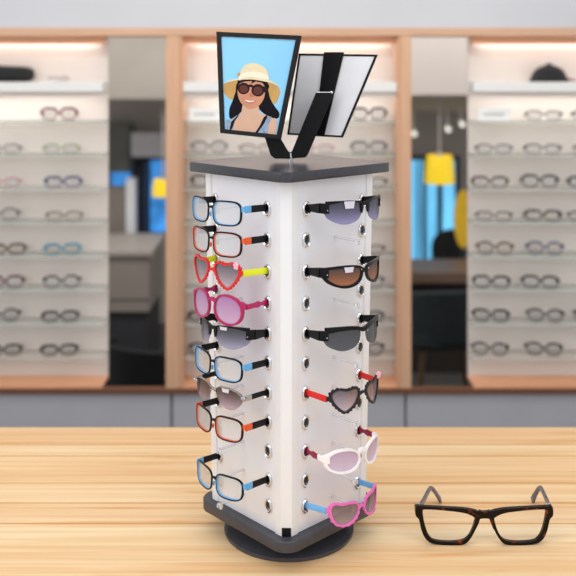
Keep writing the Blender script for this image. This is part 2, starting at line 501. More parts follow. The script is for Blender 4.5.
# panels, posts
for q in range(4):
    A = Matrix.Rotation(q*PI/2, 4, 'Z')
    b = MB()
    rings = []
    for z in (ZB+.0005, ZT-.0005):
        D = dd(z)+.004; c = .010
        sec = [(-c, -(D-c)), (c, -(D-c)), (.0215, -(D-.0215)), (.0190, -(D-.0265)), (-.0190, -(D-.0265)), (-.0215, -(D-.0215))]
        rings.append([A @ Vector((x, y, z)) for x, y in sec])
    b.loft(rings); po = b.build('corner_post', M_post, rack, False, bevel=.0012)
    if q == 0:
        b = MB(); D = dd(ZB)+.004
        b.box(-.0085, .0085, -(D-.0105)-.0025, -(D-.0105)+.001, ZB+.002, ZB+.017)
        b.build('end_clip', M_black, po)
# faces: frame of each panel
FACE = {}
for nm, phi in (('left', -PI/4), ('right', PI/4), ('back_right', 3*PI/4), ('back_left', -3*PI/4)):
    nrm = Vector((math.sin(phi), -math.cos(phi), 0)); tan = Vector((math.cos(phi), math.sin(phi), 0))
    FACE[nm] = (phi, nrm, tan)
    b = MB(); rings = []
    for z in (ZB+.001, ZT-.001):
        a = dd(z)/math.sqrt(2); w = a-.0155
        rings.append([tan*u+nrm*v+Vector((0, 0, z)) for u, v in ((-w, a), (w, a), (w, a-.004), (-w, a-.004))])
    b.loft(rings); b.build('panel', M_panel, rack, False)
ROW_PY = [208.5, 239.5, 271.7, 303.3, 333.8, 363.6, 393.6, 423, 452.2, 481.5, 507.6]
ROW_Z = [EYE-(y-75)*1.6655/F for y in ROW_PY]
OFF = {'left': -.0055, 'right': .0055}
def face_origin(nm, z):
    phi, nrm, tan = FACE[nm]
    return nrm*(dd(z)/math.sqrt(2))+tan*OFF[nm]+Vector((0, 0, z)), phi
def grommet_mesh():
    b = MB(); n = 24
    rw, rh = .0098, .0140
    def el(f, y): return [(rw*f*math.cos(2*PI*i/n), y, rh*f*math.sin(2*PI*i/n)) for i in range(n)]
    b.loft([el(1.05, .0), el(1.0, -.0036), el(.84, -.0052), el(.66, -.0040), el(.58, -.0004)], 0, caps=False)
    b.loft([el(.60, -.0006), el(.3, -.0005), el(.02, -.0004)], 1)
    o = b.build('grommet', [M_chrome, M_hole], rack)
    return o
def peg_mesh():
    b = MB()
    b.chain([(0, .0, 0), (0, -.052, 0), (0, -.060, .001)], [.0022, .0022, .0018], 10)
    for s in (-1, 1): b.ellipsoid((s*.0040, -.060, -.003), (.0022, .004, .0055), 10, 7)
    b.ellipsoid((0, -.061, .001), (.004, .0028, .0022), 10, 6)
    return b.build('nose_peg', M_acryl, rack)
g0 = grommet_mesh(); p0 = peg_mesh(); first = [True, True]
for nm in ('left', 'right'):
    for i, z in enumerate(ROW_Z):
        o, phi = face_origin(nm, z); sc = dd(z)/.1705
        for s in (-1, 1):
            g = g0 if first[0] else g0.copy()
            if not first[0]: COL.objects.link(g)
            first[0] = False
            g.parent = rack; g.location = o+FACE[nm][2]*s*.0765*sc; g.rotation_euler = (0, 0, phi); g.scale = (sc, 1, sc)
        p = p0 if first[1] else p0.copy()
        if not first[1]: COL.objects.link(p)
        first[1] = False
        p.parent = rack; p.location = o+Vector((0, 0, -.004)); p.rotation_euler = (0, 0, phi)

# ---- mirrors and bracket on top of the rack (coordinates in world, then brought into the rack's frame)
RINV = (Matrix.Translation(RC) @ Matrix.Rotation(RROT, 4, 'Z')).inverted()
class Plane:
    def __init__(s, c, n): s.c = Vector(c); s.n = Vector(n).normalized()
    def hit(s, px, py, up=0.0):
        o = Vector((0, 0, EYE)); d = Vector(((px-288)/F, 1, -(py-75)/F))
        c = s.c+s.n*up
        return o+d*((c-o).dot(s.n)/d.dot(s.n))
def plate_on(b, P, poly, up0, up1, mi=0):
    """solid plate on plane P; outline px taken at height 0 on the plane, thickness along the normal"""
    base = [P.hit(x, y) for x, y in poly]
    b.loft([[RINV @ (v+P.n*up1) for v in base], [RINV @ (v+P.n*up0) for v in base]], mi)
def frame_on(b, P, outer, inner, up0, up1, mi=0):
    O = [P.hit(*p) for p in outer]; I = [P.hit(*p) for p in inner]
    b.loft([[RINV @ (v+P.n*u) for v in r] for r, u in ((O, up1), (O, up0), (I, up0), (I, up1))], mi, closed=True)
def shrink(poly, t):
    return offset(poly, -t)
def inset4(q, t):
    """inset a convex quad (clockwise px) by t pixels"""
    r = []; n = len(q)
    cen = Vector((sum(p[0] for p in q)/n, sum(p[1] for p in q)/n))
    lines = []
    for i in range(n):
        a, c = Vector(q[i]), Vector(q[(i+1) % n]); d = (c-a).normalized(); nn = Vector((-d.y, d.x))
        if (cen-a).dot(nn) < 0: nn = -nn
        lines.append((a+nn*t, d))
    for i in range(n):
        p, d = lines[i-1]; q2, e = lines[i]
        den = d.x*e.y-d.y*e.x
        k = ((q2.x-p.x)*e.y-(q2.y-p.y)*e.x)/den
        v = p+d*k; r.append((v.x, v.y))
    return r
PL = Plane(at(253, 85, 1.775), (-.33, -1, .12))
qL = [(216.2, 31.6), (300.8, 35.6), (280.0, 139.2), (220.0, 133.0)]
b = MB(); plate_on(b, PL, inset4(qL, 1.0), -.0070, -.0030); mirL = b.build('photo_mirror', M_black, rack, False)
b = MB(); frame_on(b, PL, qL, inset4(qL, 4.3), -.0080, .0004); b.build('mirror_frame', M_black, mirL, False, bevel=.0006)
# printed portrait, flat layers within the print
PH = {'sky': mat('print_sky', (138, 198, 234), .5, var=.07, scale=8), 'hat': mat('print_hat', (222, 208, 172), .5, var=.05, scale=70), 'band': mat('print_hat_band', (232, 224, 202), .5, var=.03),
      'brim': mat('print_hat_brim', (190, 150, 90), .5, var=.10, scale=60), 'hair': mat('print_hair', '120C14', .5, var=.3, scale=60, stretch=(3, 3, .6)), 'skin': mat('print_skin', (196, 138, 110), .5, var=.07, scale=20),
      'skin2': mat('print_cheek', (180, 118, 94), .5, var=.05), 'neck': mat('print_chest', (205, 166, 142), .5, var=.05), 'glass': mat('print_sunglasses', '2A1618', .5, var=.2), 'tint': mat('print_sunglass_tint', '5E3430', .5, var=.2),
      'lip': mat('print_lip', 'B4605C', .5), 'teeth': mat('print_smile', 'F2E4DC', .5), 'top': mat('print_denim_top', (142, 158, 182), .5, var=.35, scale=160), 'strap': mat('print_strap', '17151A', .5), 'white': mat('print_border', 'F4F8FA', .5)}
for m_ in PH.values(): m_.node_tree.nodes['Principled BSDF'].inputs['Specular IOR Level'].default_value = .08
keys = list(PH)
pr = MB()
def layer(key, pts, lv, smooth=True):
    # pts in the zoomed print (origin 215,55; 6.775 px per px)
    P = [(215+x/6.775, 55+y/6.775) for x, y in pts]
    if smooth: P = smooth_poly(P, 5)
    plate_on(pr, PL, P, -.0030+lv*.00012-.0003, -.0030+lv*.00012, keys.index(key))
inn = inset4(qL, 3.9)
plate_on(pr, PL, inn, -.0034, -.0030, keys.index('white'))
plate_on(pr, PL, inset4(qL, 4.7), -.0033, -.0029, keys.index('sky'))
# back hair, shoulders, top, hat brim, face, glasses
layer('brim', [(62, 195), (55, 225), (62, 262), (90, 292), (125, 300), (250, 250), (360, 305), (405, 330), (425, 295), (438, 255), (425, 215), (350, 175), (240, 165), (130, 172)], 2)
layer('hair', [(150, 185), (135, 250), (115, 310), (95, 360), (92, 410), (105, 432), (150, 410), (180, 380), (250, 330), (320, 390), (385, 428), (425, 425), (432, 390), (400, 345), (370, 290), (352, 220), (320, 175), (235, 160)], 3)
layer('top', [(68, 512), (72, 440), (110, 432), (150, 405), (130, 440), (118, 512)], 4, False)
layer('neck', [(112, 516), (128, 440), (175, 392), (185, 330), (290, 330), (300, 390), (370, 418), (330, 470), (275, 530)], 4, False)
layer('neck', [(345, 545), (352, 470), (372, 425), (405, 428), (418, 450), (408, 548)], 4, False)
layer('top', [(262, 530), (318, 462), (350, 415), (382, 418), (362, 470), (352, 545)], 5, False)
layer('strap', [(104, 510), (96, 500), (108, 450), (135, 425), (150, 408), (158, 410), (132, 445), (116, 490)], 6, False)
layer('strap', [(268, 528), (300, 480), (328, 420), (348, 405), (352, 420), (330, 465), (286, 527)], 6, False)
layer('skin', [(158, 200), (150, 255), (165, 310), (195, 345), (240, 366), (285, 350), (320, 310), (335, 262), (330, 205), (285, 172), (205, 170)], 6)
layer('hair', [(150, 168), (150, 215), (165, 190), (200, 178), (250, 176), (240, 195), (275, 178), (330, 190), (352, 245), (366, 210), (345, 172), (240, 160)], 7, False)
layer('skin2', [(234, 255), (228, 272), (235, 284), (255, 284), (260, 272), (252, 255)], 7)
layer('lip', [(190, 297), (205, 303), (230, 308), (255, 308), (276, 308), (262, 322), (238, 328), (212, 320)], 7)
layer('teeth', [(198, 302), (215, 307), (240, 310), (268, 310), (250, 317), (228, 318), (210, 312)], 8)
for cx, cz, rr in ((191, 226, 40), (288, 238, 43)):
    layer('glass', [(cx+rr*1.02*math.cos(a*PI/8), cz+rr*.98*math.sin(a*PI/8)) for a in range(16)], 8)
    layer('tint', [(cx+rr*.72*math.cos(a*PI/8), cz+4+rr*.66*math.sin(a*PI/8)) for a in range(16)], 9)
layer('glass', [(222, 205), (238, 198), (256, 206), (254, 224), (240, 216), (226, 220)], 9)
layer('glass', [(322, 212), (350, 222), (350, 246), (328, 250)], 9)
layer('hat', [(160, 170), (165, 130), (178, 95), (205, 66), (250, 54), (300, 64), (340, 90), (358, 125), (362, 160), (350, 176), (320, 172), (240, 158), (190, 164)], 9)
layer('hat', [(60, 190), (100, 170), (170, 158), (250, 152), (330, 160), (390, 180), (425, 210), (380, 190), (320, 176), (240, 165), (150, 170), (95, 182)], 10)
layer('band', [(160, 140), (200, 118), (260, 112), (320, 122), (360, 148), (362, 166), (320, 160), (260, 148), (200, 150), (164, 166)], 11)
layer('brim', [(148, 128), (158, 118), (168, 126), (166, 140), (154, 142)], 12)
pr.build('printed_portrait', [PH[k] for k in keys], mirL, False)

PR = Plane(at(332, 95, 1.835), (-.30, -1, .03))
qR = [(298.6, 53.4), (377.4, 54.6), (342.4, 137.6), (287.0, 134.8)]
M_mback = mat('grey_mirror_back', 'DCDBDE', .4, var=.03)
M_msilver = mat('mirror_silver', 'E8E8EA', .03, 1.0, .01)
b = MB(); plate_on(b, PR, inset4(qR, 1.0), -.0048, -.0010); mirR = b.build('mirror', M_mback, rack, False)
b = MB(); frame_on(b, PR, qR, inset4(qR, 2.0), -.0075, .0004); b.build('mirror_frame', M_black, mirR, False, bevel=.0005)
b = MB(); plate_on(b, PR, inset4(qR, 2.2), -.0062, -.0052); b.build('mirror_glass', M_msilver, mirR, False)
b = MB(); plate_on(b, PR, [(324.2, 52.2), (344.2, 52.2), (324.5, 135.6), (314.5, 134.8)], -.0008, .0030); b.build('clamp_strip', M_blackm, mirR, False, bevel=.0006)
# bracket: two bent arms rising from a steel stem
PA = Plane(at(310, 125, 1.812), (-.12, -1, .10))
b = MB()
plate_on(b, PA, [(291.0, 154.0), (316.2, 92.3), (334.2, 92.6), (309.0, 152.6), (305.8, 157.4), (290.6, 158.6)], 0, .0045)
b.build('bracket_arm', M_black, rack, False, bevel=.0008)
PA2 = Plane(at(280, 145, 1.806), (-.25, -1, .05))
b = MB()
plate_on(b, PA2, [(290.2, 154.0), (290.4, 158.8), (275.4, 158.6), (271.0, 155.0), (261.0, 124.0), (275.5, 122.0), (279.5, 136.5)], 0, .0045)
b.build('bracket_arm', M_black, rack, False, bevel=.0008)
b = MB()
p1 = RINV @ PA.hit(316.5, 92.4, .0052); p2 = RINV @ PA.hit(331.5, 92.4, .0052)
b.tube(p1, p2, .0012); b.ellipsoid(p2, (.0032, .0032, .0032), 10, 8)
b.build('tilt_screw', M_chrome, rack)
b = MB()
c = RINV @ at(290.2, 160, 1.806)
b.tube((c.x, c.y, .732), (c.x, c.y, .7425), .0050, .0050, 16); b.tube((c.x, c.y, .7425), (c.x, c.y, .752), .0036, .003, 16)
b.ellipsoid((c.x, c.y-.004, .752), (.003, .003, .003), 10, 8)
b.build('stem', M_chrome, rack)

# ------------------------------------------------------------------ glasses on the rack
C_BLACK = mat('gloss_black_acetate', '0C0C10', .3, var=.2, spec=.2)
C_BLUE = mat('sky_blue_acetate', (96, 172, 226), .35, var=.05)
C_ORANGE = mat('orange_acetate', (226, 88, 36), .35, var=.05)
C_RED = mat('red_plastic', (214, 28, 18), .35, var=.05)
C_LIME = mat('lime_yellow_plastic', 'E4EA1C', .35, var=.05)
C_PINKF = mat('pale_pink_flower', 'F2B6C8', .4, var=.05)
C_MAG = mat('magenta_plastic', (172, 18, 88), .3, var=.06)
C_WHITE = mat('white_plastic', 'F6F4F6', .25, var=.02)
C_WINE = mat('wine_red_plastic', (134, 18, 62), .3, var=.1)
C_PINK = mat('pink_plastic', 'E870BE', .35, var=.06)
C_LBLUE = mat('light_blue_plastic', '6FB4F0', .35, var=.05)
C_STICK = mat('pale_price_sticker', 'D4D0DC', .5, var=.03)
C_CHAR = mat('charcoal_plastic', '24242A', .3, var=.1, spec=.25)
C_SILV = M_chrome
L_PURPLE = lens_mat('purple_gradient_lens', '#4A4470', '#C8C4E4', .12, .10)
L_BROWN = lens_mat('brown_lens', '#7A4216', '#D29048', .25, .08)
L_GREY = lens_mat('dark_grey_lens', '#4A4A54', '#70707A', .22, .10)
L_SMOKE = lens_mat('smoke_gradient_lens', '#55526A', '#DAD8EA', .12, .10)
L_PLUM = lens_mat('plum_gradient_lens', '#5E4862', '#E2D8E6', .12, .10)
L_LILAC = lens_mat('lilac_lens', '#DCA8DC', '#F2D4EE', .38, .10)
L_PALELILAC = lens_mat('pale_lilac_lens', '#E2D0E8', '#F0E4F4', .45, .07)
L_ROSEGREY = lens_mat('rose_grey_lens', '#A8949E', '#E8DCE2', .22, .09)
L_REDGREY = lens_mat('grey_gradient_lens', '#A0909C', '#E8DEE4', .22, .09)

def shield_glasses(root, S, reach, rim, lens, style):
    S.wrap = .030
    sx_, sz_ = 1.07, 1.14
    poly = smooth_poly([(.0065, .006), (.010, .012), (.030, .0155), (.055, .0150), (.069, .012), (.071, .001), (.064, -.012), (.045, -.0205), (.025, -.0185), (.011, -.010)], 7)
    if style == 'full':
        poly = smooth_poly([(.0075, .004), (.012, .010), (.032, .0125), (.055, .0115), (.069, .009), (.069, .000), (.061, -.010), (.044, -.0165), (.026, -.0155), (.012, -.008)], 7)
    poly = [(x*sx_, z*sz_) for x, z in poly]
    lens_pair(root, S, poly, lens)
    b = MB()
    if style == 'full':
        out = offset(poly, lambda f: .0042)
        for q in (lambda p: p, mirror): ring(b, S, q(out), q(offset(poly, -.0004)), -.0015, .0032)
        hbar(b, S, [(-.009, .005), (0, .007), (.009, .005)], .0036, -.0016, .003)
    else:
        tops = [(.004, .0105), (.014, .0142), (.030, .0160), (.050, .0158), (.068, .0135)]
        hh = [.0030, .0018, .0012, .0015, .0036] if style != 'brow' else [.004, .0036, .0036, .0042, .0060]
        tops = [(x*sx_, z*sz_) for x, z in tops]
        allp = [(-x, z) for x, z in reversed(tops)]+tops
        hbar(b, S, allp, list(reversed(hh))+hh, -.0016, .0030)
        if style == 'side':   # dark wedges beside the nose
            for q in (lambda p: p, mirror):
                plate(b, S, q(smooth_poly([(.0055, .010), (.012, .0125), (.0115, .003), (.0092, -.005), (.0062, .000)], 4)), -.0012, .0030)
    for s in (-1, 1):
        hs = [(s*.0695, .006), (s*.0760, .0065), (s*.0815, .007)]
        hbar(b, S, hs, [.0085, .0095, .0090], -.0018, .0040)
    b.build('frame', rim, root)
    b = MB()
    for s in (-1, 1): b.ellipsoid((s*.0720, S.y(.0720)-.0022, .003), (.0013, .001, .0013), 8, 6)
    if style in ('brow', 'full'):
        for s in (-1, 1): b.ellipsoid((s*.0095, S.y(.0095)-.0022, .0085), (.0012, .001, .0012), 8, 6)
    b.build('rivets', C_SILV, root)
    temples(root, S, rim, (.0815, .007), reach, (.0092, .0056))
def sticker(root, S, x, z, w, h):
    b = MB()
    N = 5
    top = [(x-w+2*w*i/N, z+h) for i in range(N+1)]; bot = [(x+w*.78-2*w*.78*i/N, z-h) for i in range(N+1)]
    plate(b, S, top+bot, -.0024, -.0018, k=3); b.build('price_sticker', C_STICK, root)
def aviator(root, S, reach):
    poly = smooth_poly([(.0075, .010), (.020, .0165), (.040, .0170), (.060, .0135), (.0705, .006), (.068, -.008), (.055, -.0205), (.038, -.0235), (.020, -.0165), (.0100, -.003)], 7)
    lens_pair(root, S, poly, L_PLUM)
    b = MB()
    tops = [(.003, .0095), (.0075, .0105), (.020, .0170), (.040, .0175), (.060, .0140), (.0705, .0065)]
    hbar(b, S, [(-x, z) for x, z in reversed(tops)]+tops, .0008, -.0012, .0024)
    hbar(b, S, [(-.0095, .0045), (0, .0060), (.0095, .0045)], .0010, -.0010, .0020)
    b.build('frame', M_steel, root)
    b = MB()
    for s in (-1, 1):
        for dx in (-.0035, .0035): b.ellipsoid((s*(.0735+dx), S.y(.0735)-.001, .003), (.0038, .0022, .0042), 10, 6)
    b.build('hinge_ornament', M_steel, root)
    temples(root, S, [C_BLACK, M_steel], (.0765, .004), reach, (.0052, .0046), .25)
def oval_glasses(root, S, reach, rim, temple, lens, outline, t, hinge, flare, tshape=None, split=None):
    lens_pair(root, S, offset(outline, .0004), lens)
    b = MB()
    for q in (lambda p: p, mirror): ring(b, S, q(offset(outline, t)), q(outline), -.0020, .0036)
    hbar(b, S, [(-.0095, .005), (-.004, .008), (.004, .008), (.0095, .005)], .0034, -.0016, .0032)
    for s in (-1, 1): hbar(b, S, [(s*.0690, hinge[1]), (s*.0750, hinge[1]), (s*.0800, hinge[1])], flare, -.0016, .0040)
    b.build('frame', rim, root)
    temples(root, S, temple, (.0800, hinge[1]), reach, (flare[2], .0045), split, shape=tshape)

LFRONT = .0775
DROP = .0014
def rack_glasses(nm, row, name, label, cat, fn):
    z = ROW_Z[row]; o, phi = face_origin(nm, z); sc = dd(z)/.1705; lf = LFRONT if nm == 'right' else .0730
    R = Matrix.Translation(RC) @ Matrix.Rotation(RROT, 4, 'Z')
    wpos = R @ (o+FACE[nm][1]*lf+Vector((0, 0, -DROP)))
    r = empty(name, wpos, RROT+phi); r.scale = (sc, 1, sc)
    tag(r, label, cat, 'glasses hung on the %s face of the rack' % nm)
    fn(r, Spec(.015 if nm == 'left' else .025), lf-.0006)
    return r
K = 'eyeglasses'; SG = 'sunglasses'
rack_glasses('left', 0, 'eyeglasses', 'black eyeglasses with sky-blue hinges, topmost on the rack left face', K, lambda r, S, q: rect_glasses(r, S, q, C_BLACK, C_BLUE))
rack_glasses('left', 1, 'eyeglasses', 'black eyeglasses with orange hinges directly above the red heart sunglasses', K, lambda r, S, q: rect_glasses(r, S, q, C_BLACK, C_ORANGE))
def f(r, S, q):
    scallop_glasses(r, S, q, C_RED, C_LIME, L_REDGREY, [(.0385+(x-.0385)*.95, z) for x, z in HEART], 24, .0026, .0024, (.070, .006), .005)
    flower(r, S, .062, .019, C_PINKF)
rack_glasses('left', 2, 'sunglasses', 'red heart-shaped sunglasses with yellow temples and a pink flower', SG, f)
def f(r, S, q):
    oval_glasses(r, S, q, C_MAG, C_MAG, L_LILAC, sup(.0402, -.0065, .0300, .0250, 2.2, tilt=-.1), .0034, (.0745, .004), [.0085, .0060, .0048],
                 lambda f: 1+.35*math.sin(f*PI*5)*(f > .35))
rack_glasses('left', 3, 'sunglasses', 'magenta oval sunglasses with lilac lenses below the red heart pair', SG, f)
def f(r, S, q): shield_glasses(r, S, q, C_BLACK, L_SMOKE, 'side'); sticker(r, S, .030, .0145, .008, .003)
rack_glasses('left', 4, 'sunglasses', 'black half-rim sunglasses with smoky gradient lenses below the magenta oval pair', SG, f)
rack_glasses('left', 5, 'eyeglasses', 'black eyeglasses with blue hinges between smoky and plum-tinted sunglasses', K, lambda r, S, q: rect_glasses(r, S, q, C_BLACK, C_BLUE))
def f(r, S, q): aviator(r, S, q); sticker(r, S, .036, .0125, .009, .0035)
rack_glasses('left', 6, 'sunglasses', 'rimless plum gradient sunglasses with silver hinge ornaments on the left face', SG, f)
rack_glasses('left', 7, 'eyeglasses', 'black and orange eyeglasses below the rimless plum sunglasses', K, lambda r, S, q: rect_glasses(r, S, q, C_BLACK, C_ORANGE))
rack_glasses('left', 9, 'eyeglasses', 'black and blue eyeglasses lowest on the rack left face', K, lambda r, S, q: rect_glasses(r, S, q, C_BLACK, C_BLUE))
def f(r, S, q): shield_glasses(r, S, q, C_BLACK, L_PURPLE, 'side'); sticker(r, S, -.036, .0120, .010, .0065)
rack_glasses('right', 0, 'sunglasses', 'black sunglasses with purple gradient lenses, topmost on the rack right face', SG, f)
def f(r, S, q): shield_glasses(r, S, q, C_BLACK, L_BROWN, 'full'); sticker(r, S, -.036, .0105, .009, .0048)
rack_glasses('right', 2, 'sunglasses', 'black wraparound sunglasses with brown lenses on the right face', SG, f)
rack_glasses('right', 4, 'sunglasses', 'black brow-bar sunglasses with plain dark grey lenses on the right face', SG, lambda r, S, q: shield_glasses(r, S, q, C_BLACK, L_GREY, 'brow'))
def f(r, S, q):
    scallop_glasses(r, S, q, C_CHAR, C_RED, L_ROSEGREY, [(.039+(x-.039)*.94, -.001+z*.92) for x, z in HEART], 22, .0028, .0024, (.070, .003), .006)
    flower(r, S, .062, .021, C_PINKF)
rack_glasses('right', 6, 'sunglasses', 'charcoal scalloped heart sunglasses with red temples and a pink flower', SG, f)
def f(r, S, q):
    oval_glasses(r, S, q, C_WHITE, [C_WINE, C_WHITE], L_PALELILAC, sup(.0418, -.006, .0312, .0196, 2.2, tilt=.08), .0040, (.0745, .002), [.0095, .0068, .0056],
                 lambda f: 1+.30*math.sin(f*PI*5)*(f > .4), .28)
rack_glasses('right', 8, 'sunglasses', 'white oval sunglasses with pale lilac lenses and wine-red temples', SG, f)
def f(r, S, q):
    o = smooth_poly([(.011, .006), (.016, .014), (.030, .017), (.046, .017), (.060, .020), (.066, .012), (.063, -.004), (.054, -.017), (.038, -.021), (.022, -.016), (.012, -.005)], 8)
    scallop_glasses(r, S, q, C_PINK, C_LBLUE, L_ROSEGREY, o, 18, .0024, .0026, (.070, .010), .006)
rack_glasses('right', 10, 'sunglasses', 'pink scalloped cat-eye sunglasses with light blue temples, lowest on the rack', SG, f)

# ------------------------------------------------------------------ table
tb = empty('table', (0, 1.75, FLOOR)); tag(tb, 'pale pine plank table that carries the eyewear rack', 'table')
b = MB(); b.box(-1.5, 1.5, 1.10, 2.316, -.035, 0)
top = b.build('tabletop', M_table, tb, False, bevel=.002); top.location = (0, -1.75, -FLOOR)
for sx in (-1, 1):
    for yy in (1.2, 2.2):
        slab('leg', M_wood, sx*1.4-.03, sx*1.4+.03, yy-1.75-.03, yy-1.75+.03, 0, -FLOOR-.0355, tb)

# ------------------------------------------------------------------ tortoiseshell glasses on the table
def tortoise():
    m, nt, bs = new_mat('tortoiseshell')
    tc = nt.nodes.new('ShaderNodeTexCoord'); nz = nt.nodes.new('ShaderNodeTexNoise'); nz.inputs['Scale'].default_value = 55; nz.inputs['Detail'].default_value = 2
    cr = nt.nodes.new('ShaderNodeValToRGB'); e = cr.color_ramp.elements
    e[0].position = .60; e[0].color = lin((12, 7, 6)); e[1].position = .74; e[1].color = lin((150, 56, 16))
    nt.links.new(tc.outputs['Object'], nz.inputs['Vector']); nt.links.new(nz.outputs['Fac'], cr.inputs[0]); nt.links.new(cr.outputs[0], bs.inputs['Base Color'])
    bs.inputs['Roughness'].default_value = .3; bs.inputs['Specular IOR Level'].default_value = .2
    return m
M_tort = tortoise()
M_tgrey = mat('grey_streaked_acetate', '5A5A66', .25, var=.5, scale=60, stretch=(1, 3, 1))
YG = 1.735; k = YG/F
gx = (484.5-288)*k
tg = empty('tortoiseshell_eyeglasses', (gx, YG, 0))
tag(tg, 'tortoiseshell eyeglasses with grey temples standing open on the pine table', 'eyeglasses')
class G(Spec):
    def y(s, x): return .004*(abs(x)/.13)**2
S = G()
def pz(px, py): return ((px-484.5)*k, (545.4-py)*k)
# right lens outline in photo pixels (mirrored for the left one)
inn = smooth_poly([pz(*p) for p in [(494.2, 520.0), (495.2, 517.0), (505.5, 512.8), (528, 510.4), (543.5, 510.0), (546.2, 511.4), (545.6, 518.0), (544.4, 524), (541.8, 532.5), (538.6, 538), (533.5, 541.2), (520, 542.2), (507, 540.8), (500.8, 536.5), (496.8, 529)]], 5)
out = smooth_poly([pz(*p) for p in [(489.6, 520.0), (489.6, 512.5), (503, 508.9), (528, 507.6), (548, 506.9), (552.6, 507.4), (553.3, 516.0), (550.0, 520.5), (546.8, 533), (541.8, 541.0), (534, 544.4), (519, 545.4), (505.5, 544.2), (499.2, 539.0), (494.0, 530)]], 5)
lens_pair(tg, S, offset(inn, .0006), lens_mat('clear_demo_lens', '#FFFFFF', '#FFFFFF', .01, .012), .001, .003)
b = MB()
for q in (lambda p: p, mirror): ring(b, S, q(out), q(inn), -.003, .005)
hbar(b, S, [(-.0105, .0590), (-.004, .0586), (.004, .0586), (.0105, .0590)], [.0076, .0062, .0062, .0076], -.003, .005)
b.build('frame', M_tort, tg)
for s in (-1, 1):
    b = MB()
    def wp(px, py, Y): v = at(px, py, Y); return (v.x-gx, v.y-YG, v.z)
    if s < 0: pts = [wp(418.8, 508.5, 1.752), wp(424.5, 498.5, 1.81), wp(429.3, 489.5, 1.865), wp(432, 488.5, 1.880), wp(436.2, 493.5, 1.893), wp(440.6, 501.0, 1.905)]
    else: pts = [wp(550.4, 508.5, 1.752), wp(546.0, 498.5, 1.81), wp(541.6, 489, 1.865), wp(539.2, 488.2, 1.880), wp(535.8, 493.5, 1.893), wp(532.2, 501.0, 1.905)]
    pts = [tuple(v) for v in catmull(pts, 5, False)]
    n = len(pts); rings = []
    for i, p in enumerate(pts):
        P0 = Vector(pts[max(i-1, 0)]); P1 = Vector(pts[min(i+1, n-1)]); d = (P1-P0).normalized()
        u = Vector((1, 0, 0)); w = d.cross(u).normalized(); u = w.cross(d).normalized()
        f_ = i/(n-1); h = .0062*(1-.35*math.sin(PI*min(1, f_*1.1)))+(.0028 if f_ > .8 else 0)*(f_-.8)/.2; t = .0032
        if i == n-1: h *= .55; t *= .6
        rings.append([Vector(p)+u*t*a+w*h*c for a, c in ((1, -.6), (1, .6), (.5, 1), (-.5, 1), (-1, .6), (-1, -.6), (-.5, -1), (.5, -1))])
    b.loft(rings); tp = b.build('temple', M_tgrey, tg)
    tp['label'] = 'grey streaked temple'
    b = MB(); b.box(min(s*.122, s*.1325), max(s*.122, s*.1325), .014, .020, .058, .0715); b.build('hinge', M_steel, tg)
b = MB()
for s in (-1, 1): b.ellipsoid((s*.0185, .0095, .034), (.0016, .0042, .009), 10, 8)
b.build('nose_pads', lens_mat('clear_pad', '#F0F0F0', '#F0F0F0', .3, .1), tg)

# ------------------------------------------------------------------ eyeglasses on the wall shelves
WM = {'black': mat('shelf_black', '0C0A0C', .5, spec=.1), 'brown': mat('shelf_brown', '4A2C22', .5, spec=.1), 'dark red': mat('shelf_dark_red', '6A2430', .5, spec=.1), 'teal': mat('shelf_teal', '2F8AA4', .5, spec=.1), 'navy': mat('shelf_navy', '2A3A6A', .5, spec=.1),
      'olive': mat('shelf_olive', '5A5A34', .5, spec=.1), 'grey': mat('shelf_grey', '5E5C60', .5, spec=.1), 'pink': mat('shelf_pink', 'B87480', .5, spec=.1), 'blue and orange': mat('shelf_blue', '3E5A9E', .5, spec=.1), 'green': mat('shelf_green', '6E8A50', .5, spec=.1)}
WLENS = lens_mat('shelf_lens', '#F4F4F4', '#F4F4F4', .04, .05)
PROTO = {}
def wall_glasses(x, row, colour, shape, rz, label, group, scale=1.0, z=None, yf=.028):
    key = (shape,)
    z = shelf_z(row)+.0006 if z is None else z
    m = WM[colour]
    r = empty('eyeglasses', (x, YW+yf, z), rz); r.scale = (scale,)*3
    tag(r, label, 'eyeglasses', group)
    if key not in PROTO:
        S = Spec(.006)
        hh = {'round': .0215, 'rect': .0165, 'square': .0195, 'thin': .0165}[shape]; t = {'round': .0046, 'rect': .0056, 'square': .0058, 'thin': .0032}[shape]
        e = {'round': 2.2, 'rect': 3.6, 'square': 3.2, 'thin': 3}[shape]
        inner = sup(.037, hh+t, .0275, hh, e, 32, skew=.06)
        me = []
        b = MB()
        for q in (lambda p: p, mirror): ring(b, S, q(offset(inner, lambda f: t*(.62+.80*max(0, math.sin(2*PI*f))))), q(inner), -.0015, .003)
        hbar(b, S, [(-.0095, hh*1.45), (0, hh*1.6), (.0095, hh*1.45)], t*.7, -.001, .003)
        for s in (-1, 1): hbar(b, S, [(s*.062, hh*1.65), (s*.0725, hh*1.68)], t*1.3, -.001, .003)
        me.append(b.build('frame', m, r))
        for q in (mirror(inner), inner):
            b = MB(); plate(b, S, q, .0005, .0018, k=3); me.append(b.build('lens', WLENS, r))
        for s in (-1, 1):
            b = MB(); bar(b, [(s*.072, S.y(.072), hh*1.68, t*1.2, .0016), (s*.068, .048, hh*1.6, t, .0014), (s*.064, .068, hh*.9, t*.9, .0014)]); me.append(b.build('temple', m, r))
        PROTO[key] = me
    else:
        for o in PROTO[key]:
            c = o.copy(); COL.objects.link(c); c.parent = r
            if o.name.startswith(('frame', 'temple')):
                c.material_slots[0].link = 'OBJECT'; c.material_slots[0].material = m
    return r
ORD = ['top', 'second', 'third', 'fourth', 'fifth', 'sixth', 'seventh', 'bottom']
def xs(px): return (px-288)*(YW+.028)/F
SHD = {'round': 'round', 'rect': 'rectangular', 'square': 'square', 'thin': 'thin-rimmed'}
